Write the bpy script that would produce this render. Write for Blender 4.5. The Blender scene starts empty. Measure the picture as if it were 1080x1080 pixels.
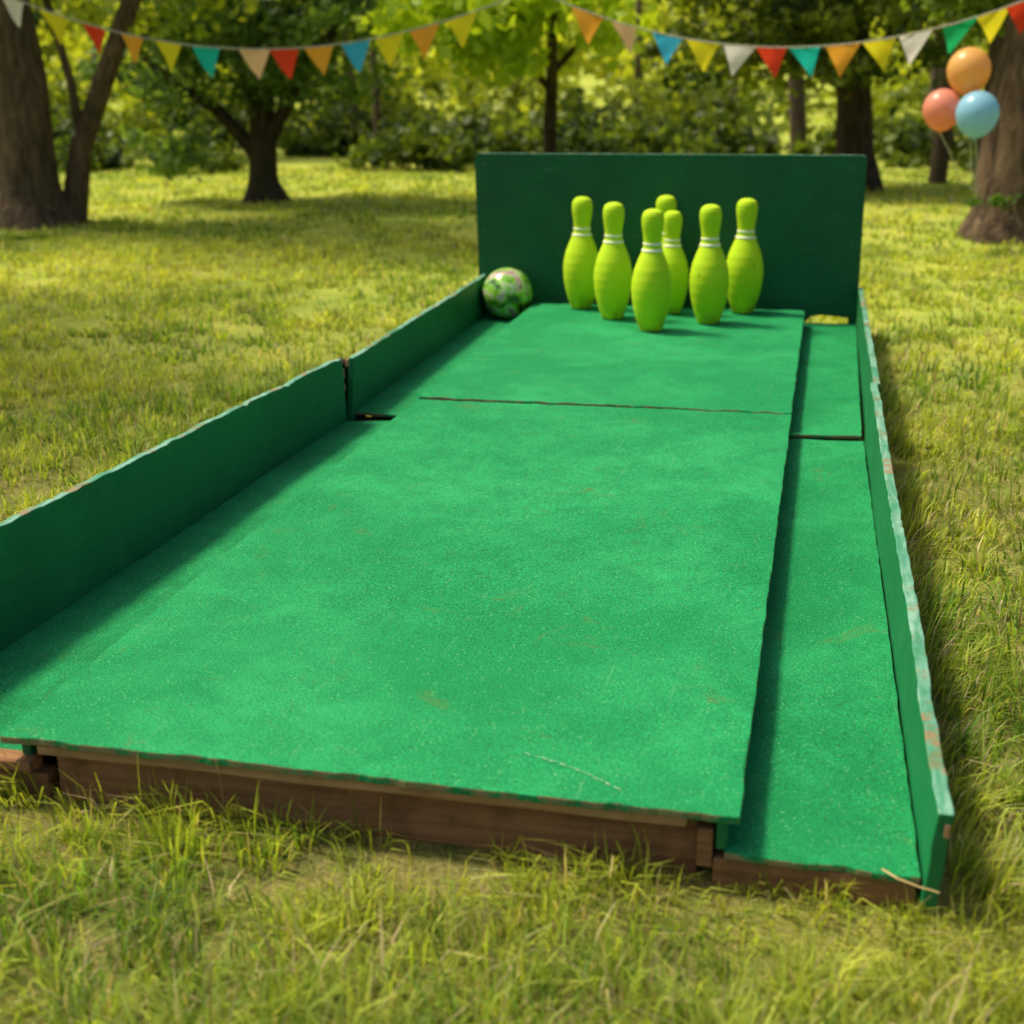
import bpy, bmesh, math, numpy as np
from mathutils import Vector, Matrix, noise as mnoise
rng = np.random.default_rng(7)
scene = bpy.context.scene
scene.view_settings.view_transform='Standard'
scene.view_settings.look='None'
scene.view_settings.exposure=0

# ------------------------------------------------------------ helpers
def link(o, parent=None):
    scene.collection.objects.link(o)
    if parent is not None: o.parent = parent
    return o
def empty(name, loc=(0,0,0)):
    e = bpy.data.objects.new(name, None); e.location = loc; e.empty_display_size=.1
    return link(e)
class NT:
    def __init__(s, name):
        s.m = bpy.data.materials.new(name); s.m.use_nodes=True
        s.t = s.m.node_tree; s.t.nodes.clear()
        s.out = s.n('ShaderNodeOutputMaterial')
    def n(s, typ, **kw):
        nd = s.t.nodes.new(typ)
        for k,v in kw.items(): setattr(nd,k,v)
        return nd
    def l(s,a,b): s.t.links.new(a,b)
    def val(s, sock, v):
        if isinstance(v,bpy.types.NodeSocket): s.l(v,sock)
        else: sock.default_value = v
    def coord(s, scale=(1,1,1), which='Object'):
        tc=s.n('ShaderNodeTexCoord'); mp=s.n('ShaderNodeMapping'); mp.inputs['Scale'].default_value=scale
        s.l(tc.outputs[which], mp.inputs['Vector']); return mp.outputs['Vector']
    def noise(s, vec, scale, detail=4, rough=.55, dist=0):
        nd=s.n('ShaderNodeTexNoise'); s.l(vec, nd.inputs['Vector'])
        nd.inputs['Scale'].default_value=scale; nd.inputs['Detail'].default_value=detail
        nd.inputs['Roughness'].default_value=rough; nd.inputs['Distortion'].default_value=dist
        return nd.outputs['Fac']
    def ramp(s, fac, stops):
        r=s.n('ShaderNodeValToRGB'); el=r.color_ramp.elements
        while len(el)<len(stops): el.new(.5)
        for e,(p,c) in zip(el,stops):
            e.position=p; e.color = (c,c,c,1) if not hasattr(c,'__len__') else (*c,1)
        s.l(fac, r.inputs['Fac']); return r.outputs['Color']
    def mix(s, fac, a, b, mode='MIX'):
        m=s.n('ShaderNodeMix', data_type='RGBA', blend_type=mode)
        s.val(m.inputs[0],fac)
        for sock,v in ((m.inputs[6],a),(m.inputs[7],b)):
            if isinstance(v,bpy.types.NodeSocket): s.l(v,sock)
            else: sock.default_value=(*v,1)
        return m.outputs[2]
    def math(s, op, a, b=0.0):
        m=s.n('ShaderNodeMath', operation=op); s.val(m.inputs[0],a); s.val(m.inputs[1],b); return m.outputs[0]
    def bsdf(s, col, rough=.5, bump=None, bstr=.2, bdist=.002, spec=.5, coat=0):
        p=s.n('ShaderNodeBsdfPrincipled')
        if isinstance(col,bpy.types.NodeSocket): s.l(col,p.inputs['Base Color'])
        else: p.inputs['Base Color'].default_value=(*col,1)
        s.val(p.inputs['Roughness'],rough)
        p.inputs['Specular IOR Level'].default_value=spec
        p.inputs['Coat Weight'].default_value=coat
        if bump is not None:
            b=s.n('ShaderNodeBump'); b.inputs['Strength'].default_value=bstr; b.inputs['Distance'].default_value=bdist
            s.l(bump,b.inputs['Height']); s.l(b.outputs['Normal'],p.inputs['Normal'])
        return p
    def done(s, sh): s.l(sh.outputs[0], s.out.inputs['Surface']); return s.m

# ------------------------------------------------------------ materials
def mat_carpet(name, base, light, dark):
    m=NT(name); v=m.coord()
    big=m.noise(v,1.9,5,.65,.6); mid=m.noise(v,9,5,.7,.3); fine=m.noise(v,230,3,.8)
    c=m.mix(m.ramp(big,[(.42,0),(.62,1)]), base, light)
    c=m.mix(m.ramp(mid,[(.42,0),(.75,.75)]), c, dark)
    c=m.mix(.9, c, m.mix(m.ramp(fine,[(.34,0),(.66,1)]),(.22,.22,.22),(.78,.78,.78)), 'OVERLAY')
    vo=m.n('ShaderNodeTexVoronoi'); m.l(v,vo.inputs['Vector']); vo.inputs['Scale'].default_value=85
    fl=m.ramp(vo.outputs['Distance'],[(.12,1),(.22,0)])
    fl2=m.math('MULTIPLY',fl,m.ramp(m.noise(v,17,3),[(.40,.12),(.60,.7)]))
    c=m.mix(fl2,c,(.14,.40,.16))
    st=m.ramp(m.noise(v,4.5,8,.78,1.5),[(.59,0),(.70,.6)])
    c=m.mix(st,c,(.085,.15,.035))
    v2=m.coord((30,2.2,1)); sc=m.ramp(m.noise(v2,1.3,6,.7,.8),[(.63,0),(.74,.4)])
    c=m.mix(sc,c,(.14,.36,.17))
    v3=m.coord((3,60,1)); sc3=m.ramp(m.noise(v3,1.1,5,.7,1.2),[(.69,0),(.76,.35)])
    c=m.mix(sc3,c,(.16,.36,.17))
    g=m.n('ShaderNodeNewGeometry'); sx=m.n('ShaderNodeSeparateXYZ'); m.l(g.outputs['Normal'],sx.inputs[0])
    side=m.math('LESS_THAN',m.math('ABSOLUTE',sx.outputs[2]),.88)
    wear=m.math('MULTIPLY',side,m.ramp(m.noise(v,22,6,.7),[(.42,0),(.54,.9)]))
    c=m.mix(wear,c,(.25,.19,.09))
    return m.done(m.bsdf(c,.85,fine,.6,.0025,.15))
M_carpet=mat_carpet('green_carpet_paint',(.007,.205,.063),(.018,.275,.090),(.005,.165,.050))
M_gutter=mat_carpet('green_gutter_paint',(.006,.185,.056),(.014,.25,.080),(.004,.14,.044))

def mat_boardpaint(name, base, dark, rough=.42, chip=.665):
    m=NT(name); v=m.coord(); 
    big=m.noise(v,2.3,4,.6); mid=m.noise(v,18,5,.65)
    c=m.mix(m.ramp(big,[(.35,0),(.7,1)]),base,dark)
    c=m.mix(m.ramp(mid,[(.52,0),(.8,.45)]),c,(base[0]*2+.008,base[1]*1.5,base[2]*1.5))
    vs=m.coord((3,3,40)); grain=m.noise(vs,3,4,.6)
    chips=m.ramp(m.noise(v,30,7,.82,.6),[(chip,0),(chip+.035,.75)])
    c=m.mix(chips,c,(.12,.22,.09))
    v2=m.coord((2.0,2.0,26)); sc=m.ramp(m.noise(v2,2.0,6,.75,1.0),[(.60,0),(.72,.4)])
    c=m.mix(sc,c,(.06,.24,.11))
    g=m.n('ShaderNodeNewGeometry'); sx=m.n('ShaderNodeSeparateXYZ'); m.l(g.outputs['Normal'],sx.inputs[0])
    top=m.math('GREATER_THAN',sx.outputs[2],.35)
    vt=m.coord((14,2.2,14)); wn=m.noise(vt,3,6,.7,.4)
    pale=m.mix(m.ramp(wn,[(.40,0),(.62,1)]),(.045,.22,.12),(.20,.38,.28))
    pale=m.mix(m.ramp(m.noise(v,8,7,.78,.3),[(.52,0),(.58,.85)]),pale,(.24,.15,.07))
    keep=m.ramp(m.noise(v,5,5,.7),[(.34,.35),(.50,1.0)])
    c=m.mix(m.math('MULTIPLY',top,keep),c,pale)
    r=m.mix(m.ramp(mid,[(.3,0),(.7,1)]),(rough,)*3,(rough+.2,)*3)
    return m.done(m.bsdf(c,r,grain,.25,.002,.35))
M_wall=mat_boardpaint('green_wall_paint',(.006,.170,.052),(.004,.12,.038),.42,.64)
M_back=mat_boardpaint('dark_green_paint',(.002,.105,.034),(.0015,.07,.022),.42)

def mat_wood(name,a,b):
    m=NT(name); v=m.coord((1.2,30,30)); n=m.noise(v,2.5,6,.65,.5); v2=m.coord(); d=m.noise(v2,14,5)
    c=m.mix(m.ramp(n,[(.3,0),(.7,1)]),a,b); c=m.mix(m.ramp(d,[(.5,0),(.75,.6)]),c,(a[0]*.4,a[1]*.4,a[2]*.4))
    return m.done(m.bsdf(c,.8,n,.5,.003,.2))
M_wood=mat_wood('weathered_wood',(.16,.075,.032),(.32,.165,.075))
M_ply=mat_wood('plywood_edge',(.34,.19,.085),(.50,.31,.15))

def mat_plain(name,col,rough=.5,nz=0,spec=.5,coat=0):
    m=NT(name); v=m.coord(); n=m.noise(v,12,4)
    c=m.mix(m.ramp(n,[(.3,0),(.7,1)]),tuple(x*(1-nz) for x in col),tuple(min(1,x*(1+nz)) for x in col))
    return m.done(m.bsdf(c,rough,n,.05,.001,spec,coat))
M_dark=mat_plain('gap_shade_wood',(.022,.014,.008),.95,.3,.1)  # near-black wood: the shade of the open joints is put into its colour
# pins
m=NT('lime_pin_plastic'); v=m.coord()
n=m.noise(v,7,5,.6); c=m.mix(m.ramp(n,[(.35,0),(.7,1)]),(.50,.70,.012),(.40,.62,.009))
sm=m.ramp(m.noise(v,30,7,.78,.4),[(.61,0),(.68,.65)]); c=m.mix(sm,c,(.17,.26,.015))
sx=m.n('ShaderNodeSeparateXYZ'); m.l(v,sx.inputs[0])
low=m.ramp(sx.outputs[2],[(0,.7),(.09,0)]); c=m.mix(m.math('MULTIPLY',low,m.ramp(m.noise(v,20,5),[(.4,0),(.6,1)])),c,(.14,.22,.02))
p=m.bsdf(c,m.mix(n,(.65,)*3,(.8,)*3),m.noise(v,110,5,.7),.3,.002,.2)
M_pin=m.done(p)
m=NT('pin_stripe_paint'); v=m.coord(); n=m.ramp(m.noise(v,40,5,.7),[(.55,0),(.7,1)])
M_stripe=m.done(m.bsdf(m.mix(n,(.82,.80,.58),(.46,.60,.12)),.7))
# ball
m=NT('marbled_ball'); v=m.coord(); n=m.noise(v,5.5,5,.65,2.2)
c=m.ramp(n,[(.30,(.01,.012,.012)),(.41,(.02,.04,.012)),(.45,(.10,.30,.02)),(.50,(.22,.50,.03)),(.54,(.30,.60,.08)),(.57,(.66,.60,.55)),(.60,(.40,.14,.18)),(.66,(.05,.05,.04))])
M_ball=m.done(m.bsdf(c,.2,None,coat=.4))
# bark
def mat_bark(name,a,b):
    m=NT(name); v=m.coord((6,6,1.1)); n=m.noise(v,3.2,7,.72,.8); v2=m.coord(); n2=m.noise(v2,2.2,4)
    c=m.mix(m.ramp(n,[(.35,0),(.65,1)]),a,b); c=m.mix(m.ramp(n2,[(.45,0),(.7,.5)]),c,(.09,.085,.035))
    return m.done(m.bsdf(c,.9,n,1.0,.05,.1))
M_bark=mat_bark('bark',(.045,.030,.020),(.26,.175,.11))
M_barkd=mat_bark('dark_bark',(.028,.020,.013),(.12,.085,.055))
def mat_leaf(name,trans,rough=.5,spec=.3,tint=(1.3,1.2,.5,1)):
    m=NT(name); a=m.n('ShaderNodeAttribute'); a.attribute_name='col'
    p=m.bsdf(a.outputs['Color'],rough,spec=spec)
    t=m.n('ShaderNodeBsdfTranslucent'); hs=m.n('ShaderNodeMix',data_type='RGBA',blend_type='MULTIPLY'); hs.inputs[0].default_value=1
    m.l(a.outputs['Color'],hs.inputs[6]); hs.inputs[7].default_value=tint; m.l(hs.outputs[2],t.inputs['Color'])
    mx=m.n('ShaderNodeMixShader'); mx.inputs[0].default_value=trans
    m.l(p.outputs[0],mx.inputs[1]); m.l(t.outputs[0],mx.inputs[2])
    return m.done(mx)
M_grass=mat_leaf('grass_blades',.48,.5,.3,(1.2,1.2,.5,1))
M_leaf=mat_leaf('leaves',.5,.5,.3,(1.25,1.2,.45,1))
# ground
m=NT('lawn_soil'); v=m.coord((1,1,1))
n1=m.noise(v,.9,5,.6); n2=m.noise(v,14,7,.75); n3=m.noise(v,90,3,.7)
c=m.mix(m.ramp(n2,[(.35,0),(.65,1)]),(.095,.125,.024),(.25,.20,.075))
c=m.mix(m.ramp(n1,[(.45,0),(.68,.7)]),c,(.27,.29,.045))
sx=m.n('ShaderNodeSeparateXYZ'); m.l(v,sx.inputs[0])
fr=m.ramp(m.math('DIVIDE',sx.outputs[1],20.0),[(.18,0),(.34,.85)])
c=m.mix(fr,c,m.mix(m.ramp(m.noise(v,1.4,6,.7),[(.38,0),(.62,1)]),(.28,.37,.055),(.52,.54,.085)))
c=m.mix(.6,c,m.mix(m.ramp(n3,[(.3,0),(.7,1)]),(.25,.25,.25),(.8,.8,.8)),'OVERLAY')
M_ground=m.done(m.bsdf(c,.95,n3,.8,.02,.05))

# ------------------------------------------------------------ camera (1.18 m above the lawn)
cam=bpy.data.cameras.new('camera'); co=bpy.data.objects.new('camera',cam); link(co)
R=Vector((.9741,.2260,-.01194)); U=Vector((-.0612,.3136,.9476)); B=R.cross(U).normalized(); R.normalize(); U=B.cross(R).normalized()
mt=Matrix((R,U,B)).transposed().to_4x4(); mt.translation=(0,0,1.18); co.matrix_world=mt
cam.sensor_width=36; cam.lens=46.67; cam.clip_end=500; cam.clip_start=.05
cam.dof.use_dof=True; cam.dof.focus_distance=2.95; cam.dof.aperture_fstop=3.0
scene.camera=co

# ------------------------------------------------------------ light
sd=Vector((-.80,.15,0)).normalized(); el=math.radians(60)
sund=Vector((sd.x*math.cos(el),sd.y*math.cos(el),math.sin(el)))
L=bpy.data.lights.new('sun','SUN'); L.energy=4.7; L.angle=math.radians(9); L.color=(1,.91,.69)
lo=bpy.data.objects.new('sun',L); link(lo); lo.rotation_euler=(-sund).to_track_quat('-Z','Y').to_euler()
w=bpy.data.worlds.new('World'); scene.world=w; w.use_nodes=True
sky=w.node_tree.nodes.new('ShaderNodeTexSky'); sky.sky_type='NISHITA'; sky.sun_disc=False
sky.sun_elevation=el; sky.sun_rotation=math.atan2(sund.x,sund.y); sky.dust_density=6.0
bg=w.node_tree.nodes['Background']; bg.inputs[1].default_value=.15
w.node_tree.links.new(sky.outputs[0],bg.inputs[0])

# ------------------------------------------------------------ mesh builders
def np_mesh(name, V, F, cols, mat, parent=None):
    me=bpy.data.meshes.new(name)
    me.vertices.add(len(V)); me.vertices.foreach_set('co',V.astype(np.float32).ravel())
    me.loops.add(F.size); me.loops.foreach_set('vertex_index',F.astype(np.int32).ravel())
    me.polygons.add(len(F)); me.polygons.foreach_set('loop_start',np.arange(0,F.size,4,dtype=np.int32))
    me.polygons.foreach_set('loop_total',np.full(len(F),4,dtype=np.int32))
    me.update(calc_edges=True)
    a=me.color_attributes.new('col','FLOAT_COLOR','POINT')
    c=np.ones((len(V),4),np.float32); c[:,:3]=cols; a.data.foreach_set('color',c.ravel())
    me.materials.append(mat); o=bpy.data.objects.new(name,me); return link(o,parent)
def leaves_geo(C, size, cols):
    n=len(C); nrm=rng.normal(size=(n,3)); nrm/=np.linalg.norm(nrm,axis=1)[:,None]
    t=rng.normal(size=(n,3)); t-=nrm*(t*nrm).sum(1)[:,None]; t/=np.linalg.norm(t,axis=1)[:,None]; b=np.cross(nrm,t)
    s=(size*rng.uniform(.6,1.4,n))[:,None]
    V=np.stack([C-t*s*.5, C+b*s*.3+nrm*s*.06, C+t*s*.5, C-b*s*.3+nrm*s*.06],1).reshape(-1,3)
    F=np.arange(n*4).reshape(-1,4); return V,F,np.repeat(cols,4,0)
def clumps(blobs, nclump, per, cr, size, dark, light, shell=.5, zmin=None):
    bl=np.array(blobs); vol=bl[:,3]*bl[:,4]*bl[:,5]; k=rng.choice(len(bl),nclump,p=vol/vol.sum())
    d=rng.normal(size=(nclump,3)); d/=np.linalg.norm(d,axis=1)[:,None]
    r=rng.uniform(shell**3,1,nclump)**(1/3)
    cc=bl[k,:3]+d*r[:,None]*bl[k,3:]
    if zmin is not None: cc[:,2]=np.maximum(cc[:,2],zmin+rng.uniform(0,.3,nclump))
    crr=cr*rng.uniform(.5,1.4,nclump)
    tone=np.clip(rng.normal(.5,.28,nclump),0,1)
    C=np.repeat(cc,per,0)+rng.normal(size=(nclump*per,3))*np.repeat(crr,per)[:,None]*np.array([1,1,.6])*.6
    tt=np.clip(np.repeat(tone,per)+rng.normal(0,.12,nclump*per),0,1)[:,None]
    cols=np.array(dark)*(1-tt)+np.array(light)*tt
    if zmin is not None: C[:,2]=np.maximum(C[:,2],.03)
    return leaves_geo(C,size,cols)
def merge(parts):
    Vs,Fs,Cs=[],[],[];o=0
    for V,F,c in parts: Vs.append(V);Fs.append(F+o);Cs.append(c);o+=len(V)
    return np.concatenate(Vs),np.concatenate(Fs),np.concatenate(Cs)
def tube_into(bm, pts, rads, seg=12, wob=.08, flare=0):
    rings=[]
    P=[Vector(p) for p in pts]
    Q=[];Rr=[]
    for i in range(len(P)-1):
        for s in range(4):
            f=s/4; Q.append(P[i].lerp(P[i+1],f)); Rr.append(rads[i]*(1-f)+rads[i+1]*f)
    Q.append(P[-1]);Rr.append(rads[-1])
    for i,(p,r) in enumerate(zip(Q,Rr)):
        d=(Q[min(i+1,len(Q)-1)]-Q[max(i-1,0)]).normalized()
        a=Vector((1,0,0)) if abs(d.x)<.8 else Vector((0,0,1))
        a=(a-d*a.dot(d)).normalized(); b=d.cross(a)
        ring=[]
        for k in range(seg):
            an=2*math.pi*k/seg
            q=a*math.cos(an)+b*math.sin(an)
            rr=r*(1+wob*mnoise.noise(q*1.7+p*1.3)*2)
            if flare and i<3: rr*=1+flare*(3-i)/3*(.6+.8*abs(math.sin(an*2.5+.6)))
            ring.append(bm.verts.new(p+q*rr))
        rings.append(ring)
    for i in range(len(rings)-1):
        for k in range(seg):
            bm.faces.new((rings[i][k],rings[i][(k+1)%seg],rings[i+1][(k+1)%seg],rings[i+1][k]))
    bm.faces.new(rings[-1])
def bm_obj(bm,name,mats,parent=None,smooth=True):
    bmesh.ops.recalc_face_normals(bm,faces=bm.faces)
    me=bpy.data.meshes.new(name); bm.to_mesh(me); bm.free()
    for mm in (mats if isinstance(mats,(list,tuple)) else [mats]): me.materials.append(mm)
    if smooth:
        for p in me.polygons: p.use_smooth=True
    return link(bpy.data.objects.new(name,me),parent)
def tree(name, tubes, crown_parts, bark, flare=.5):
    e=empty(name,(0,0,0))
    bm=bmesh.new()
    for i,(pts,r) in enumerate(tubes): tube_into(bm,pts,r,14 if i==0 else 8,flare=flare if i==0 else 0)
    bm_obj(bm,'trunk_and_limbs',bark,e)
    if crown_parts:
        V,F,c=merge(crown_parts); np_mesh('crown_leaves',V,F,c,M_leaf,e)
    return e

def slab(name, c, th, nx, ny, mat, parent, jit=.0012, bev=.0025, edge=.0012, seed=0, bite=None):
    c=[Vector(x) for x in c]; th=Vector(th); n=(c[1]-c[0]).cross(c[3]-c[0]).normalized()
    bm=bmesh.new(); T=[];Bk=[]
    for j in range(ny+1):
        v=j/ny; rt=[];rb=[]
        for i in range(nx+1):
            u=i/nx
            p=(c[0]*(1-u)+c[1]*u)*(1-v)+(c[3]*(1-u)+c[2]*u)*v
            q=p*1.6+Vector((seed*3.1,seed,0))
            p=p+n*mnoise.noise(q)*jit*2
            if i in (0,nx) or j in (0,ny):
                p=p+Vector((mnoise.noise(p*23+Vector((5,0,0))),mnoise.noise(p*23+Vector((0,7,0))),mnoise.noise(p*23+Vector((0,0,9)))))*edge
            if bite is not None:
                kx=mnoise.noise(Vector((p.y*7+seed*5,seed,p.x*7)))+.5*mnoise.noise(Vector((p.y*29,seed,p.x*29)))
                if (bite[0]=='v1' and j==ny) or (bite[0]=='u1' and i==nx) or (bite[0]=='v0' and j==0):
                    if kx>.25: p=p+Vector(bite[1])*min(1,(kx-.25)*3)
            rt.append(bm.verts.new(p)); rb.append(bm.verts.new(p+th))
        T.append(rt);Bk.append(rb)
    for j in range(ny):
        for i in range(nx):
            bm.faces.new((T[j][i],T[j][i+1],T[j+1][i+1],T[j+1][i]))
            bm.faces.new((Bk[j][i],Bk[j+1][i],Bk[j+1][i+1],Bk[j][i+1]))
    for i in range(nx):
        bm.faces.new((T[0][i],Bk[0][i],Bk[0][i+1],T[0][i+1])); bm.faces.new((T[ny][i+1],Bk[ny][i+1],Bk[ny][i],T[ny][i]))
    for j in range(ny):
        bm.faces.new((T[j+1][0],Bk[j+1][0],Bk[j][0],T[j][0])); bm.faces.new((T[j][nx],Bk[j][nx],Bk[j+1][nx],T[j+1][nx]))
    o=bm_obj(bm,name,mat,parent,False)
    b=o.modifiers.new('bevel','BEVEL'); b.width=bev; b.segments=2; b.limit_method='ANGLE'; b.angle_limit=math.radians(50)
    return o
def box(name,x0,x1,y0,y1,z0,z1,mat,parent,**k):
    nx=max(1,int((x1-x0)/.12)); ny=max(1,int((y1-y0)/.12))
    return slab(name,[(x0,y0,z1),(x1,y0,z1),(x1,y1,z1),(x0,y1,z1)],(0,0,z0-z1),nx,ny,mat,parent,**k)

# ------------------------------------------------------------ bowling lane
lane=empty('bowling_lane',(0,0,0))
YF,YB=1.732,6.10
slab('platform_near',[(-1.292,YF,.13),(-.0715,YF-.002,.13),(-.0715,4.142,.129),(-1.296,4.128,.127)],(0,0,-.014),90,90,M_carpet,lane,jit=.0010,edge=.0026,bite=('v0',(0,.007,-.001)))
slab('platform_far',[(-1.298,4.156,.1315),(-.0725,4.150,.1305),(-.072,6.01,.13),(-1.302,6.01,.13)],(0,0,-.014),90,70,M_carpet,lane,jit=.0010,edge=.0042,seed=4,bite=('v0',(0,.010,-.002)))
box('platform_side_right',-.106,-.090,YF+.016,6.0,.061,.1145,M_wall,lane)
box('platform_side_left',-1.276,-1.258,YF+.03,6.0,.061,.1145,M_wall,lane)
box('front_beam',-1.215,-.135,YF+.035,YF+.073,.0,.094,M_wood,lane,edge=.003)
box('front_ply_strip',-1.235,-.150,YF+.010,YF+.06,.096,.1135,M_ply,lane,edge=.003)
box('front_block_right',-.134,-.110,YF+.012,YF+.06,.03,.095,M_wood,lane)
box('rear_beam',-1.25,-.115,5.95,5.99,0,.113,M_wood,lane)
for i,y in enumerate((2.6,3.4,4.12,4.9,5.5)): box('joist_%d'%i,-1.25,-.115,y,y+.05,0,.113,M_dark,lane)
# gutters
slab('gutter_right_near',[(-.092,YF+.004,.062),(.190,YF+.004,.060),(.152,4.114,.06),(-.092,4.108,.06)],(0,0,-.012),16,60,M_gutter,lane,edge=.0025,jit=.002,seed=2,bite=('v0',(0,.008,-.001)))
slab('gutter_right_far',[(-.092,4.124,.067),(.146,4.134,.072),(.154,6.098,.06),(-.092,6.098,.06)],(0,0,-.012),8,40,M_gutter,lane,edge=.002,seed=3)
slab('gutter_left_near',[(-1.598,YF+.03,.06),(-1.274,YF+.03,.06),(-1.274,4.105,.06),(-1.532,4.072,.055)],(0,0,-.012),8,60,M_gutter,lane,edge=.002,jit=.002,seed=5)
slab('gutter_left_far',[(-1.532,4.168,.066),(-1.274,4.134,.063),(-1.274,6.098,.06),(-1.542,6.098,.06)],(0,0,-.012),8,40,M_gutter,lane,edge=.003,seed=6)
box('sill_right_front',-.108,.186,YF+.010,YF+.05,.0,.0475,M_wood,lane,edge=.003)
box('sill_left_front',-1.60,-1.235,YF+.03,YF+.065,.0,.047,M_wood,lane,edge=.003)
for nm,x0,x1 in (('sill_right',-.105,.14),('sill_left',-1.53,-1.235)):
    for i,y in enumerate((4.05,5.9)): box(nm+'_%d'%i,x0,x1,y,y+.15,0,.040,M_dark,lane)
box('sill_stub',-1.36,-1.245,YF+.002,YF+.044,.064,.082,M_wood,lane,edge=.003)
# side walls (the left one has split apart at the joint)
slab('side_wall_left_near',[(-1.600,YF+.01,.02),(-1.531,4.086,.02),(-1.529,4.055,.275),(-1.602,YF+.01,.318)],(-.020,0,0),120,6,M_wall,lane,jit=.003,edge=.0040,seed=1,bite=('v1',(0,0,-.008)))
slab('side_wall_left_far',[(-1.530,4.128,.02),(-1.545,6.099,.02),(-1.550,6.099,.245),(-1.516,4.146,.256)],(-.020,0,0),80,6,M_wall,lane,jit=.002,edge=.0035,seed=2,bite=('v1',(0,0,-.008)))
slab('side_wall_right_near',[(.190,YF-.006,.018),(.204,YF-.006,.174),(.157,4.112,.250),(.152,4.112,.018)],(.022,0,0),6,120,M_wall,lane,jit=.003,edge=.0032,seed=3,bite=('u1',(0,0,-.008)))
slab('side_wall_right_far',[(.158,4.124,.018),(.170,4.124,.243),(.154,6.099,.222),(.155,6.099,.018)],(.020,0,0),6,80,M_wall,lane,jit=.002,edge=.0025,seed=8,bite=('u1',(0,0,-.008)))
box('joint_batten',-1.590,-1.560,4.02,4.22,.02,.235,M_dark,lane)  # backing coloured near black so the split looks like a shaded gap
for i,(x,y,z,s) in enumerate([(-1.540,4.068,.250,.012),(-1.542,4.080,.262,.009),(-1.540,4.095,.215,.012),(-1.545,4.103,.165,.008),(-1.535,4.132,.241,.009),(-1.548,4.096,.236,.014),(.172,4.117,.240,.008),(.219,YF-.008,.148,.008)]):
    box('splinter_%d'%i,x-s*.5,x+s*.5,y-s*.5,y+s*.5,z-s*1.6,z+s,M_ply,lane,bev=.001,edge=.006)
# backboard with rounded top corners and a broken-out notch at the right gutter
bm=bmesh.new(); pts=[]
xl,xr,zt=-1.597,.152,.792
def arc(cx,cz,r,a0,a1,n=6): return [(cx+r*math.cos(math.radians(a0+(a1-a0)*i/n)),cz+r*math.sin(math.radians(a0+(a1-a0)*i/n))) for i in range(n+1)]
pts+=[(xl+.012,.02),(-.075,.02),(-.070,.062),(-.045,.088),(.0,.096),(.06,.091),(.115,.086),(.122,.02),(xr+.004,.02)]
pts+=arc(xr-.022,zt-.022,.022,0,90)
for i in range(1,24):
    x=xr-.022-(xr-xl-.047)*i/24; pts.append((x,zt+.005*i/24+.0018*mnoise.noise(Vector((x*6,0,0)))))
pts+=arc(xl+.025,zt+.005-.025,.025,90,180)
vs=[bm.verts.new((x,YB+.002,z)) for x,z in pts]; f=bm.faces.new(vs)
ex=bmesh.ops.extrude_face_region(bm,geom=[f]); bmesh.ops.translate(bm,verts=[g for g in ex['geom'] if isinstance(g,bmesh.types.BMVert)],vec=(0,.020,0))
bmesh.ops.triangulate(bm,faces=[f for f in bm.faces if len(f.verts)>4])
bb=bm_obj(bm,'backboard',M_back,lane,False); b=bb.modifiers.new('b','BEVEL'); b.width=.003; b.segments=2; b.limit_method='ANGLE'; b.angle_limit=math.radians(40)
for i,x in enumerate((-1.3,-.15)):
    box('backboard_brace_%d'%i,x,x+.04,YB+.024,YB+.06,0,.7,M_wood,lane)
bm=bmesh.new()
for (x,z) in [(-1.55,.75),(-1.56,.45),(.10,.74),(.115,.42)]:
    r=bmesh.ops.create_uvsphere(bm,u_segments=8,v_segments=5,radius=.004); bmesh.ops.scale(bm,verts=r['verts'],vec=(1,.4,1)); bmesh.ops.translate(bm,verts=r['verts'],vec=(x,YB+.001,z))
bm_obj(bm,'screws',mat_plain('screw_metal',(.10,.14,.10),.4),lane)
bm=bmesh.new(); a=Vector((-.4266,1.850)); c2=Vector((-.2524,1.766)); N=110
for i in range(N):
    f=i/N; w1=.012*math.sin(f*3.1)+.0012*math.sin(f*40); w2=.012*math.sin((f+1/N)*3.1)+.0012*math.sin((f+1/N)*40)
    p=a.lerp(c2,f)+Vector((0,w1)); q=a.lerp(c2,f+1/N)+Vector((0,w2))
    if rng.random()<.55:
        wdt=.0006+.0018*rng.random(); z=.1328
        v4=[bm.verts.new((p.x,p.y-wdt,z)),bm.verts.new((q.x,q.y-wdt,z)),bm.verts.new((q.x,q.y+wdt*.5,z)),bm.verts.new((p.x,p.y+wdt,z))]; bm.faces.new(v4)
bm_obj(bm,'chalk_scuff',mat_plain('chalk',(.26,.42,.24),.9),lane,False)

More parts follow.
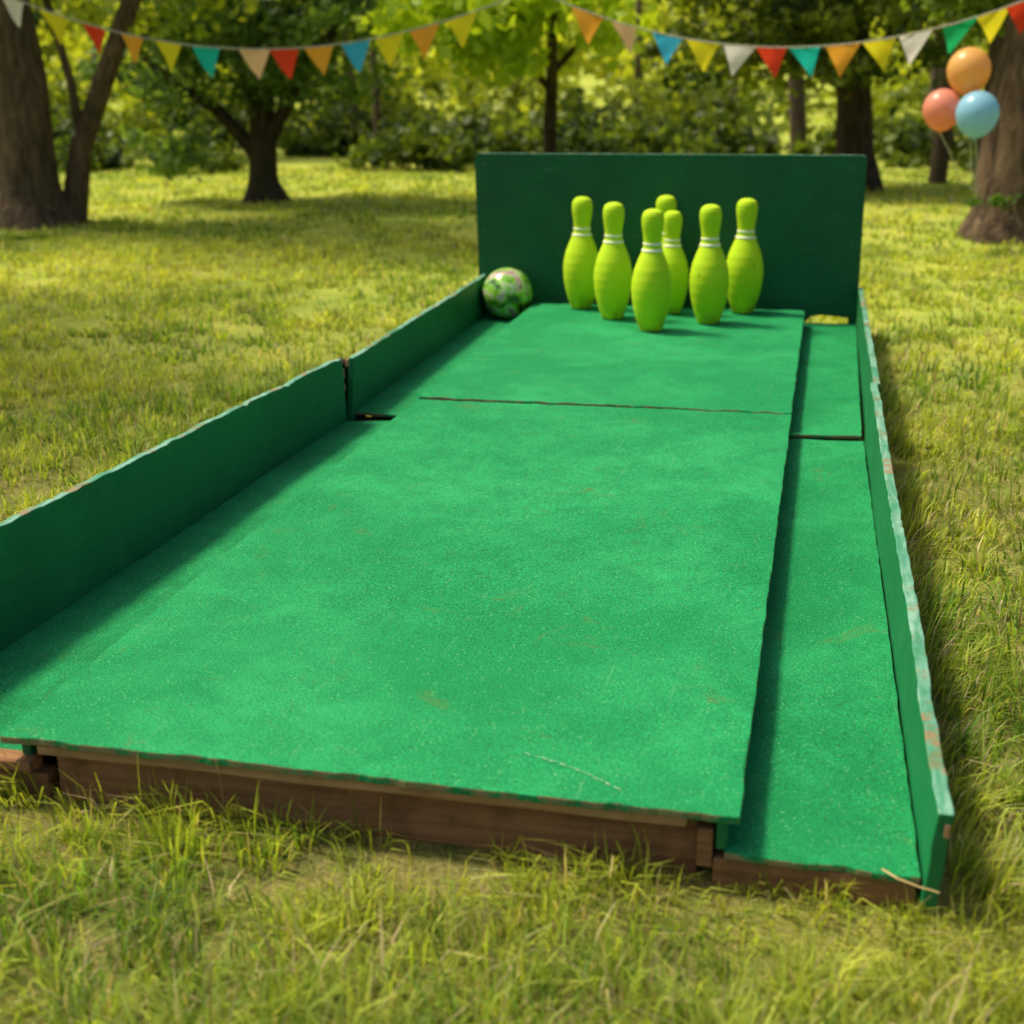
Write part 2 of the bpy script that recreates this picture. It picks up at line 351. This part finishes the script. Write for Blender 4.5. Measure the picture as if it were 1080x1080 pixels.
# ------------------------------------------------------------ pins
prof=[(0,.0),(.040,.0),(.047,.004),(.052,.02),(.062,.05),(.073,.09),(.0805,.135),(.083,.175),(.081,.21),(.073,.25),(.060,.285),(.047,.315),(.039,.337),(.0365,.352),(.0362,.362),(.0368,.372),(.0385,.388),(.042,.41),(.045,.43),(.0460,.448),(.0445,.466),(.038,.481),(.026,.490),(.011,.4935),(0,.494)]
def pin(x,y,s=1.0,rot=0,tilt=(0,0)):
    zs=sorted(set([round(z,4) for r,z in prof]+[.005*i for i in range(1,99)]+[.324,.326,.333,.335,.350,.352,.359,.361]))
    pz=[p_[1] for p_ in prof]; pr_=[p_[0] for p_ in prof]
    bm=bmesh.new(); seg=40; rings=[]
    for z in zs:
        if z<=0 or z>=.494: continue
        r=float(np.interp(z,pz,pr_))
        e=.0022 if (.325<z<.334 or .351<z<.360) else 0
        rings.append(([bm.verts.new(((r+e)*math.cos(2*math.pi*k/seg),(r+e)*math.sin(2*math.pi*k/seg),z)) for k in range(seg)],z))
    for i in range(len(rings)-1):
        zc=(rings[i][1]+rings[i+1][1])/2
        for k in range(seg):
            f=bm.faces.new((rings[i][0][k],rings[i][0][(k+1)%seg],rings[i+1][0][(k+1)%seg],rings[i+1][0][k]))
            if .3245<zc<.3345 or .3505<zc<.3605: f.material_index=1
    bm.faces.new(list(reversed(rings[0][0]))); bm.faces.new(rings[-1][0])
    o=bm_obj(bm,'bowling_pin',[M_pin,M_stripe])
    sm_=o.modifiers.new('s','SMOOTH'); sm_.factor=.5; sm_.iterations=3
    o.location=(x,y,.1312); o.rotation_euler=(tilt[0],tilt[1],rot); o.scale=(s,s,s)
for i,(x,y,s,t) in enumerate([(-1.063,5.915,1,(0,.006)),(-.883,5.68,1,(0,.0)),(-.684,5.43,1.0,(0,0)),(-.465,5.635,1,(0,.012)),(-.340,5.906,1,(0,-.006)),(-.648,5.845,.9,(0,-.01)),(-.700,6.013,1,(0,0))]):
    pin(x,y,s,i*1.1,t)
# ------------------------------------------------------------ ball
bm=bmesh.new(); bmesh.ops.create_uvsphere(bm,u_segments=96,v_segments=60,radius=.117)
for v_ in bm.verts:
    for hd in ((-.35,-.70,.62),(-.15,-.80,.58),(-.28,-.86,.40)):
        h=Vector(hd).normalized(); 
        if v_.co.normalized().angle(h)<.085: v_.co*=.90
bo=bm_obj(bm,'bowling_ball',M_ball); bo.location=(-1.421,5.979,.1785); bo.rotation_euler=(0,.6,2.4)

# ------------------------------------------------------------ ground + grass
bm=bmesh.new()
xs=[-220,-60,-25,-14]+[x*.5 for x in range(-24,14)]+[9,14,30,80,220]; ys=[-60,-15,-4]+[y*.5 for y in range(-2,44)]+[26,34,60,140,400]
G=[[bm.verts.new((x,y,.0+ (0.008*mnoise.noise(Vector((x*1.3,y*1.3,0))) if abs(x)<20 and abs(y)<25 else 0))) for x in xs] for y in ys]
for j in range(len(ys)-1):
    for i in range(len(xs)-1): bm.faces.new((G[j][i],G[j][i+1],G[j+1][i+1],G[j+1][i]))
bm_obj(bm,'ground',M_ground)

def vn(x,y,s,ph=0):
    x=x*s;y=y*s
    return (np.sin(x*1.7+ph+1.3*np.sin(y*.9+ph))+np.sin(y*2.1-ph+1.1*np.sin(x*1.3))+np.sin((x+y)*1.1+2*ph)+np.sin((x-y)*2.7+ph))/4
def grass_zone(x0,x1,y0,y1,dens,per,Lr,wr,spread):
    n=int((x1-x0)*(y1-y0)*dens/per)
    tx=rng.uniform(x0,x1,n); ty=rng.uniform(y0,y1,n)
    pat=vn(tx,ty,3.5,1.0)+.5*vn(tx,ty,11,2)
    keep=(pat+rng.normal(0,.3,n))>-.62
    tx,ty,pat=tx[keep],ty[keep],pat[keep]; n=len(tx)
    tsz=rng.uniform(.55,1.3,n)*(1+.34*pat)
    thue=rng.random(n)
    T=np.repeat(np.arange(n),per)
    bx=tx[T]+rng.normal(0,spread,len(T)); by=ty[T]+rng.normal(0,spread,len(T))
    inside=(bx>-1.625+(by-1.7)*.02)&(bx<.240-(by-1.7)*.018)&(by>YF+.02)&(by<6.13)
    T,bx,by=T[~inside],bx[~inside],by[~inside]; N=len(T)
    off=np.stack([bx-tx[T],by-ty[T]],1); ang=np.arctan2(off[:,1],off[:,0])+rng.normal(0,.7,N)
    Lb=rng.uniform(Lr[0],Lr[1],N)*tsz[T]
    # grass is worn short right against the front of the right gutter
    short=(bx>-.2)&(bx<.25)&(by>1.58)&(by<YF+.05); Lb=np.where(short,Lb*.55,Lb)
    lean=np.clip(rng.beta(2,1.8,N)*1.15,.08,1.1)
    h=np.stack([np.cos(ang),np.sin(ang),np.zeros(N)],1)
    nearx=(bx>-1.70)&(bx<.36)&(by>1.55)&(by<6.3)
    hx=h[:,0].copy(); hy=h[:,1].copy()
    fr=nearx&(by<YF+.03)&(hy>0); hy[fr]*=-.4
    rt=nearx&(by>=YF)&(bx>0)&(hx<0); hx[rt]*=-1
    lf=nearx&(by>=YF)&(bx<-1)&(hx>0); hx[lf]*=-1
    h[:,0]=hx;h[:,1]=hy
    side=np.stack([-h[:,1],h[:,0],np.zeros(N)],1)
    tw=rng.normal(0,.6,N)[:,None]; side=side*np.cos(tw)+h*np.sin(tw)
    wd=(rng.uniform(wr[0],wr[1],N))[:,None]
    p0=np.stack([bx,by,np.full(N,-.004)],1); Z=np.array([0,0,1.])
    l=Lb[:,None];le=lean[:,None]
    p1=p0+h*l*.22*le+Z*l*.48*(1-.25*le)
    p2=p1+h*l*.55*le*1.0+Z*l*.46*(1-.95*le)
    V=np.stack([p0-side*wd*.5,p0+side*wd*.5,p1-side*wd*.45,p1+side*wd*.45,p2-side*wd*.06,p2+side*wd*.06],1)
    b=np.arange(N)[:,None]*6
    F=np.concatenate([b+[0,1,3,2],b+[2,3,5,4]],1).reshape(-1,4)
    g=.36+.6*vn(bx,by,.55,.4)+.38*vn(bx,by,2.3,2.)+.22*vn(bx,by,6.1,.7)+rng.normal(0,.2,N)+(thue[T]-.5)*.6
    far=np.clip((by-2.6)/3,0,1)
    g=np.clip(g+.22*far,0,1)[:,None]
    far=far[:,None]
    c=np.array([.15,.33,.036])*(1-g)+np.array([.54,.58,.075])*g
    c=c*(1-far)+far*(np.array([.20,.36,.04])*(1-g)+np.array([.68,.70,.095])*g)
    straw=rng.random(N)<.12
    c[straw]=np.array([.70,.58,.30])*rng.uniform(.6,1.1,(straw.sum(),1))
    c*=rng.uniform(.65,1.2,(N,1))*(1-.3*(thue[T]<.25))[:,None]
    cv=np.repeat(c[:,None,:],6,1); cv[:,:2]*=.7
    return V.reshape(-1,3),F,cv.reshape(-1,3)
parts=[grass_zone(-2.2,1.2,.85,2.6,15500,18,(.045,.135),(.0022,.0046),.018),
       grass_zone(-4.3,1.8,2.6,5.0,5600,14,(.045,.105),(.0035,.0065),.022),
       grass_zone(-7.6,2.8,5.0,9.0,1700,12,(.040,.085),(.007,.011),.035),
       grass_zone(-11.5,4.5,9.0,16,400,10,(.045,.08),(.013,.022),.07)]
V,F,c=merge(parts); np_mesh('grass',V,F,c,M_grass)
bm=bmesh.new()
def straw(pts,w=.0022):
    pts=[Vector(p) for p in pts]; pv=None
    for i,p in enumerate(pts):
        d=(pts[min(i+1,len(pts)-1)]-pts[max(i-1,0)]); s=Vector((-d.y,d.x,0)).normalized()*w*(1-.5*i/len(pts))
        cur=(bm.verts.new(p-s),bm.verts.new(p+s+Vector((0,0,.001))))
        if pv: bm.faces.new((pv[0],cur[0],cur[1],pv[1]))
        pv=cur
straw([(.135,1.738,.066),(.155,1.722,.064),(.185,1.716,.058),(.215,1.714,.053)],.0015)
bm_obj(bm,'dry_straw',mat_plain('straw',(.40,.29,.11),.7,.2),None,False)

# ------------------------------------------------------------ trees
DG,LG=(.07,.13,.02),(.24,.33,.035)
YG,YL=(.22,.31,.025),(.62,.66,.06)
tree('added_shade_tree',[([(-6.27,9.75,-.05),(-6.27,9.75,.35),(-6.24,9.75,1.1),(-6.34,9.75,2.2),(-6.4,9.8,4.0),(-6.3,9.8,6.2)],[.30,.255,.225,.21,.17,.05]),
   ([(-6.02,9.95,-.03),(-5.88,9.95,.55),(-5.60,9.93,1.07),(-5.26,9.9,1.70),(-4.8,9.9,2.6),(-4.5,9.9,4.0)],[.115,.09,.080,.070,.06,.03]),
   ([(-5.85,9.95,.6),(-5.86,9.9,1.1),(-5.98,9.85,1.8),(-5.9,9.8,3.0)],[.045,.035,.03,.02]),
   ([(-6.3,9.75,1.9),(-7.2,9.6,2.8),(-7.9,9.4,4.0)],[.12,.08,.03])],
   [clumps([(-6.3,9.8,5.0,1.9,1.6,1.6),(-4.8,9.9,4.3,1.1,1.2,1.1),(-7.8,9.4,4.3,1.2,1.3,1.2)],130,50,.30,.16,DG,YL,.4),
    clumps([(-5.3,10.2,1.85,.9,.6,.35)],26,45,.2,.09,YG,YL,.2)],M_bark,.45)
tree('spreading_tree',[([(-5.12,11.8,-.04),(-5.12,11.8,.25),(-5.10,11.8,.55),(-5.05,11.8,1.2),(-5.1,11.8,2.4),(-5.1,11.8,3.6)],[.17,.135,.125,.09,.06,.03]),
   ([(-5.12,11.8,.38),(-5.45,11.7,.8),(-5.95,11.6,1.15),(-6.4,11.6,1.6)],[.08,.06,.045,.02]),
   ([(-5.1,11.8,.45),(-4.75,11.75,.95),(-4.3,11.7,1.5),(-4.0,11.7,2.2)],[.08,.06,.045,.02]),
   ([(-5.1,11.8,.6),(-5.3,11.9,1.2),(-5.6,12,1.9)],[.06,.045,.02])],
   [clumps([(-5.1,11.8,2.0,1.35,1.0,.8),(-5.7,11.6,1.25,.85,.6,.5),(-4.45,11.6,1.40,.75,.6,.5),(-5.0,11.5,1.30,.6,.5,.35),(-5.95,11.7,.62,.34,.35,.36)],250,60,.19,.085,(.045,.11,.04),(.22,.34,.07),.2)],M_barkd)
tree('maple_tree',[([(-2.45,12.0,-.04),(-2.45,12,.6),(-2.42,12,1.2),(-2.4,11.9,2.2),(-2.4,11.9,3.6)],[.075,.06,.05,.04,.02]),
   ([(-2.43,12,.95),(-2.8,11.5,1.5),(-3.2,11,1.9)],[.035,.025,.012]),
   ([(-2.43,12,1.0),(-2.2,11,1.5),(-2.07,10.1,1.95),(-2.07,9.2,2.02)],[.035,.028,.02,.012]),
   ([(-2.43,12,1.1),(-1.9,11.8,1.6),(-1.5,11.7,2.0)],[.03,.02,.01])],
   [clumps([(-2.5,11.7,2.1,1.2,.9,.5),(-3.0,11.1,1.55,.8,.6,.42),(-2.2,10.9,1.5,.75,.5,.42)],130,34,.20,.14,(.28,.45,.02),(.60,.72,.05),.1)],M_barkd)
tree('dark_conifer_tree',[([(.22,13.5,-.04),(.2,13.5,.5),(.16,13.5,1.1),(.1,13.5,2.4),(.1,13.5,5)],[.20,.16,.15,.12,.04]),
   ([(.18,13.5,.85),(-.2,13.4,1.25),(-.65,13.3,1.7),(-1.2,13.2,2.3)],[.09,.075,.05,.02]),
   ([(.18,13.5,1.0),(.55,13.4,1.5),(.9,13.3,2.1)],[.07,.05,.02])],
   [clumps([(-.2,13.4,2.3,1.8,1.1,.7),(-1.0,13.0,1.45,1.0,.7,.5),(.6,13.3,1.65,.8,.7,.5),(-.3,12.7,1.3,.9,.4,.34)],260,60,.23,.095,(.035,.075,.02),(.30,.36,.04),.1)],M_barkd)
tree('old_tree',[([(1.30,9.92,-.05),(1.30,9.92,.25),(1.31,9.92,.8),(1.37,9.92,1.5),(1.45,9.92,2.6),(1.45,9.92,4.2)],[.35,.32,.30,.28,.24,.12]),
   ([(1.38,9.92,1.5),(.95,9.8,2.1),(.4,9.8,2.9)],[.11,.08,.03]),([(1.42,9.92,1.9),(2.1,9.8,2.7),(2.7,9.8,3.6)],[.13,.09,.03])],
   [clumps([(1.6,9.9,4.2,1.6,1.5,1.1),(2.7,9.9,3.5,.9,.9,.8)],90,50,.3,.16,DG,YL,.4),
    clumps([(.85,9.95,1.85,.55,.4,.28),(1.1,10.5,1.6,.6,.3,.35)],50,50,.14,.08,(.04,.09,.02),(.20,.29,.035),.1),
    clumps([(1.18,9.60,.27,.32,.05,.035)],10,14,.05,.05,(.06,.14,.03),(.14,.26,.04),.2)],M_bark,.22)
# added tree, out of view to the left, so its thin crown dapples the grass
tree('added_shade_tree',[([(-7.3,5.2,-.05),(-7.3,5.2,.5),(-7.25,5.2,2.0),(-7.1,5.2,3.6),(-6.9,5.2,5.6)],[.24,.19,.17,.13,.04]),
   ([(-7.2,5.2,2.6),(-6.6,5.1,3.6),(-5.9,5.0,4.8)],[.09,.07,.03]),([(-7.2,5.2,2.9),(-7.7,5.6,3.9),(-8.1,6.2,4.9)],[.08,.06,.03]),([(-7.1,5.2,3.4),(-6.9,6.0,4.4),(-6.8,6.8,5.2)],[.07,.05,.02])],
   [clumps([(-6.6,5.2,5.3,1.5,1.5,.9),(-7.8,6.0,5.0,1.1,1.2,.8),(-6.5,7.0,5.2,1.2,1.1,.7)],80,38,.26,.13,DG,YL,.3)],M_bark,.4)

# undergrowth: dark low bushes along the edge of the lawn, broken by gaps
bl=[]
for i in range(52):
    x=-15+i*.42+rng.normal(0,.3); y=15.2+rng.uniform(-.3,2.8)+abs(x+3)*.05
    if rng.random()<.12: continue
    bl.append((x,y,rng.uniform(.05,.3),rng.uniform(.4,.9),rng.uniform(.3,.6),rng.uniform(.20,.48)))
V,F,c=clumps(bl,660,40,.22,.13,(.022,.045,.012),(.15,.21,.025),.2,zmin=.02); np_mesh('undergrowth',V,F,c,M_leaf)

# distant trees: young rows rising with distance, sun glow painted into paler leaf colours
dt=empty('distant_trees')
P=[]
def row(y0,y1,z0,z1,n,rx,rz,ncl,per,cr,sz,dk,lt,xr0,xr1):
    bl=[]
    for i in range(n):
        x=xr0+(xr1-xr0)*i/n+rng.normal(0,.5); z=rng.uniform(z0,z1)
        bl.append((x,rng.uniform(y0,y1),z,rng.uniform(.6,1.3)*rx,.8*rx,rng.uniform(.6,1.2)*rz))
    P.append(clumps(bl,ncl,per,cr,sz,dk,lt,.1,zmin=.05))
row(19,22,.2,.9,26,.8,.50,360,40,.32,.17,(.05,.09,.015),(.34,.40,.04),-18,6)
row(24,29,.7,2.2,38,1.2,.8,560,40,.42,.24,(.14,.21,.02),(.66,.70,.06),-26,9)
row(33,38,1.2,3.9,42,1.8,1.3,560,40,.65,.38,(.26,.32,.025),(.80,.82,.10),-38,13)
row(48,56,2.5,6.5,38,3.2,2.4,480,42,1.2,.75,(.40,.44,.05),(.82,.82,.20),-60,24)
P.append(clumps([(-9.5,18,3.0,1.8,1.4,1.2),(-8.1,17.5,2.2,.8,.8,.6),(-3.6,19.5,2.6,1.3,1.2,.6),(3.2,17,2.6,1.6,1.2,1.4),(1.9,17.5,1.7,.6,.7,.7),(-12.5,19,2.6,2.0,1.4,1.4)],260,50,.28,.13,(.05,.10,.02),(.36,.42,.04),.2))
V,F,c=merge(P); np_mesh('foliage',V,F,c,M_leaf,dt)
bm=bmesh.new()
for i in range(26):
    x=-22+i*1.12+rng.normal(0,.4); y=rng.uniform(16.5,27); r=rng.uniform(.04,.12); h=rng.uniform(3,6); lx=rng.normal(0,.25)
    tube_into(bm,[(x,y,-.03),(x+lx*.3,y,1.2),(x+lx,y,h)],[r,r*.85,r*.4],8)
tube_into(bm,[(1.05,14.3,-.03),(1.07,14.3,.7),(1.1,14.3,3)],[.10,.085,.07],10)
tube_into(bm,[(1.45,14.0,-.03),(1.47,14.,.7),(1.5,14.,3)],[.10,.09,.07],10)
bm_obj(bm,'trunks',mat_bark('grey_bark',(.07,.05,.036),(.22,.155,.11)),dt)

# ------------------------------------------------------------ bunting
pal={'y':(.88,.76,.03),'r':(.86,.07,.03),'o':(.92,.42,.05),'t':(.02,.54,.50),'p':(.92,.58,.34),'b':(.06,.46,.80),'w':(.84,.80,.80),'g':(.02,.50,.19)}
def mat_flag(k,c):
    m=NT('flag_cloth_'+k); v=m.coord(); n=m.noise(v,60,3)
    cc=m.mix(m.ramp(n,[(.3,0),(.7,.3)]),c,tuple(x*.85 for x in c))
    p=m.bsdf(cc,.8,n,.1,.001,.1); t=m.n('ShaderNodeBsdfTranslucent'); m.l(cc,t.inputs['Color'])
    mx=m.n('ShaderNodeMixShader'); mx.inputs[0].default_value=.5; m.l(p.outputs[0],mx.inputs[1]); m.l(t.outputs[0],mx.inputs[2]); return m.done(mx)
FM={k:mat_flag(k,c) for k,c in pal.items()}; keys=list(pal)
M_string=mat_plain('string',(.45,.42,.33),.8)
def bunting(zf, x0,x1, ends, flags, y=9.2):
    e=empty('bunting')
    bm=bmesh.new(); n=60
    pts=[(x0+(x1-x0)*i/n, y, zf(x0+(x1-x0)*i/n)) for i in range(n+1)]
    pts=([ends[0]] if ends[0] else [])+pts+([ends[1]] if ends[1] else [])
    for i in range(len(pts)-1):
        tube_into(bm,[pts[i],pts[i+1]],[.005,.005],6,0)
    bm_obj(bm,'string',M_string,e)
    bm=bmesh.new()
    for (x,k,s) in flags:
        z=zf(x); sl=(zf(x+.01)-zf(x-.01))/.02; w=.114*s; h=.205*s; ang=rng.normal(-.12,.18); sw=rng.normal(0,.03); ph=rng.uniform(0,6)
        N=6; rows=[]
        for j in range(N+1):
            f=j/N; hw=w*(1-f)+.003; row_=[]
            for i in range(5):
                u=(i/4*2-1)*hw
                px=x+u*math.cos(ang)+sw*f; py=y+u*math.sin(ang)+.018*math.sin(ph+u*22+f*3)*(.3+f)+.05*f
                row_.append(bm.verts.new((px,py,z+sl*u*(1-f)-f*h-.004)))
            rows.append(row_)
        for j in range(N):
            for i in range(4):
                ff=bm.faces.new((rows[j][i],rows[j][i+1],rows[j+1][i+1],rows[j+1][i])); ff.material_index=keys.index(k)
    bm_obj(bm,'flags',[FM[k] for k in keys],e)
zl=lambda X:1.304+.0989*(X+3.976)**2-.0197*(X+3.976)
zr=lambda X:1.264+.1332*(X+.3206)**2-.0111*(X+.3206)
FL=[(-5.85,'w'),(-5.52,'y'),(-5.21,'r'),(-4.92,'o'),(-4.64,'y'),(-4.36,'t'),(-3.99,'p'),(-3.77,'r'),(-3.51,'o'),(-3.24,'b'),(-2.99,'y'),(-2.74,'o'),(-2.48,'y')]
FR=[(-1.62,'o'),(-1.38,'p'),(-1.09,'b'),(-.86,'y'),(-.62,'w'),(-.42,'r'),(-.21,'t'),(.03,'o'),(.25,'y'),(.47,'w'),(.73,'g'),(.92,'y'),(1.10,'r')]
bunting(zl,-6.15,-2.2,[(-6.2,9.5,1.85),(-2.07,9.22,2.0)],[(x,k,rng.uniform(.92,1.03)) for x,k in FL])
bunting(zr,-1.85,1.15,[(-2.05,9.22,2.0),(1.28,9.63,1.62)],[(x,k,rng.uniform(.84,.95)) for x,k in FR])

# ------------------------------------------------------------ balloons
def balloon(x,y,z,r,col,end):
    e=empty('balloon',(x,y,z))
    m=NT('balloon_rubber'); p=m.bsdf(col,.3,spec=.5); t=m.n('ShaderNodeBsdfTranslucent'); t.inputs['Color'].default_value=(*col,1)
    mx=m.n('ShaderNodeMixShader'); mx.inputs[0].default_value=.4; m.l(p.outputs[0],mx.inputs[1]); m.l(t.outputs[0],mx.inputs[2]); M=m.done(mx)
    bm=bmesh.new(); seg=32; rings=[]
    N=24
    for i in range(N+1):
        a=math.pi*i/N; rr=r*math.sin(a)*(1 if a<math.pi/2 else 1-.10*(a/math.pi-.5)*2); zz=r*math.cos(a)*(1.02 if a<math.pi/2 else 1.15)
        rings.append((max(rr,.004),zz))
    rings+=[(.006,-r*1.16),(.016,-r*1.23),(.013,-r*1.24)]
    vr=[[bm.verts.new((q*math.cos(2*math.pi*k/seg),q*math.sin(2*math.pi*k/seg),zz)) for k in range(seg)] for q,zz in rings]
    for i in range(len(vr)-1):
        for k in range(seg): bm.faces.new((vr[i][k],vr[i][(k+1)%seg],vr[i+1][(k+1)%seg],vr[i+1][k]))
    bm_obj(bm,'balloon_skin',M,e)
    bm=bmesh.new(); s=Vector((0,0,-r*1.22)); t_=Vector(end)-Vector((x,y,z)); pts=[]
    for i in range(9):
        f=i/8; pts.append(s.lerp(t_,f)+Vector((.012*math.sin(f*7),0,-.06*math.sin(f*3.14))))
    for i in range(8): tube_into(bm,[pts[i],pts[i+1]],[.003,.003],5,0)
    bm_obj(bm,'balloon_string',mat_plain('balloon_ribbon',(.6,.6,.58),.6),e)
balloon(.801,9.12,1.115,.133,(.90,.52,.16),(.97,9.6,.35))
balloon(.662,9.12,.884,.120,(.90,.38,.26),(.97,9.6,.33))
balloon(.862,8.98,.862,.130,(.34,.66,.85),(.98,9.6,.31))
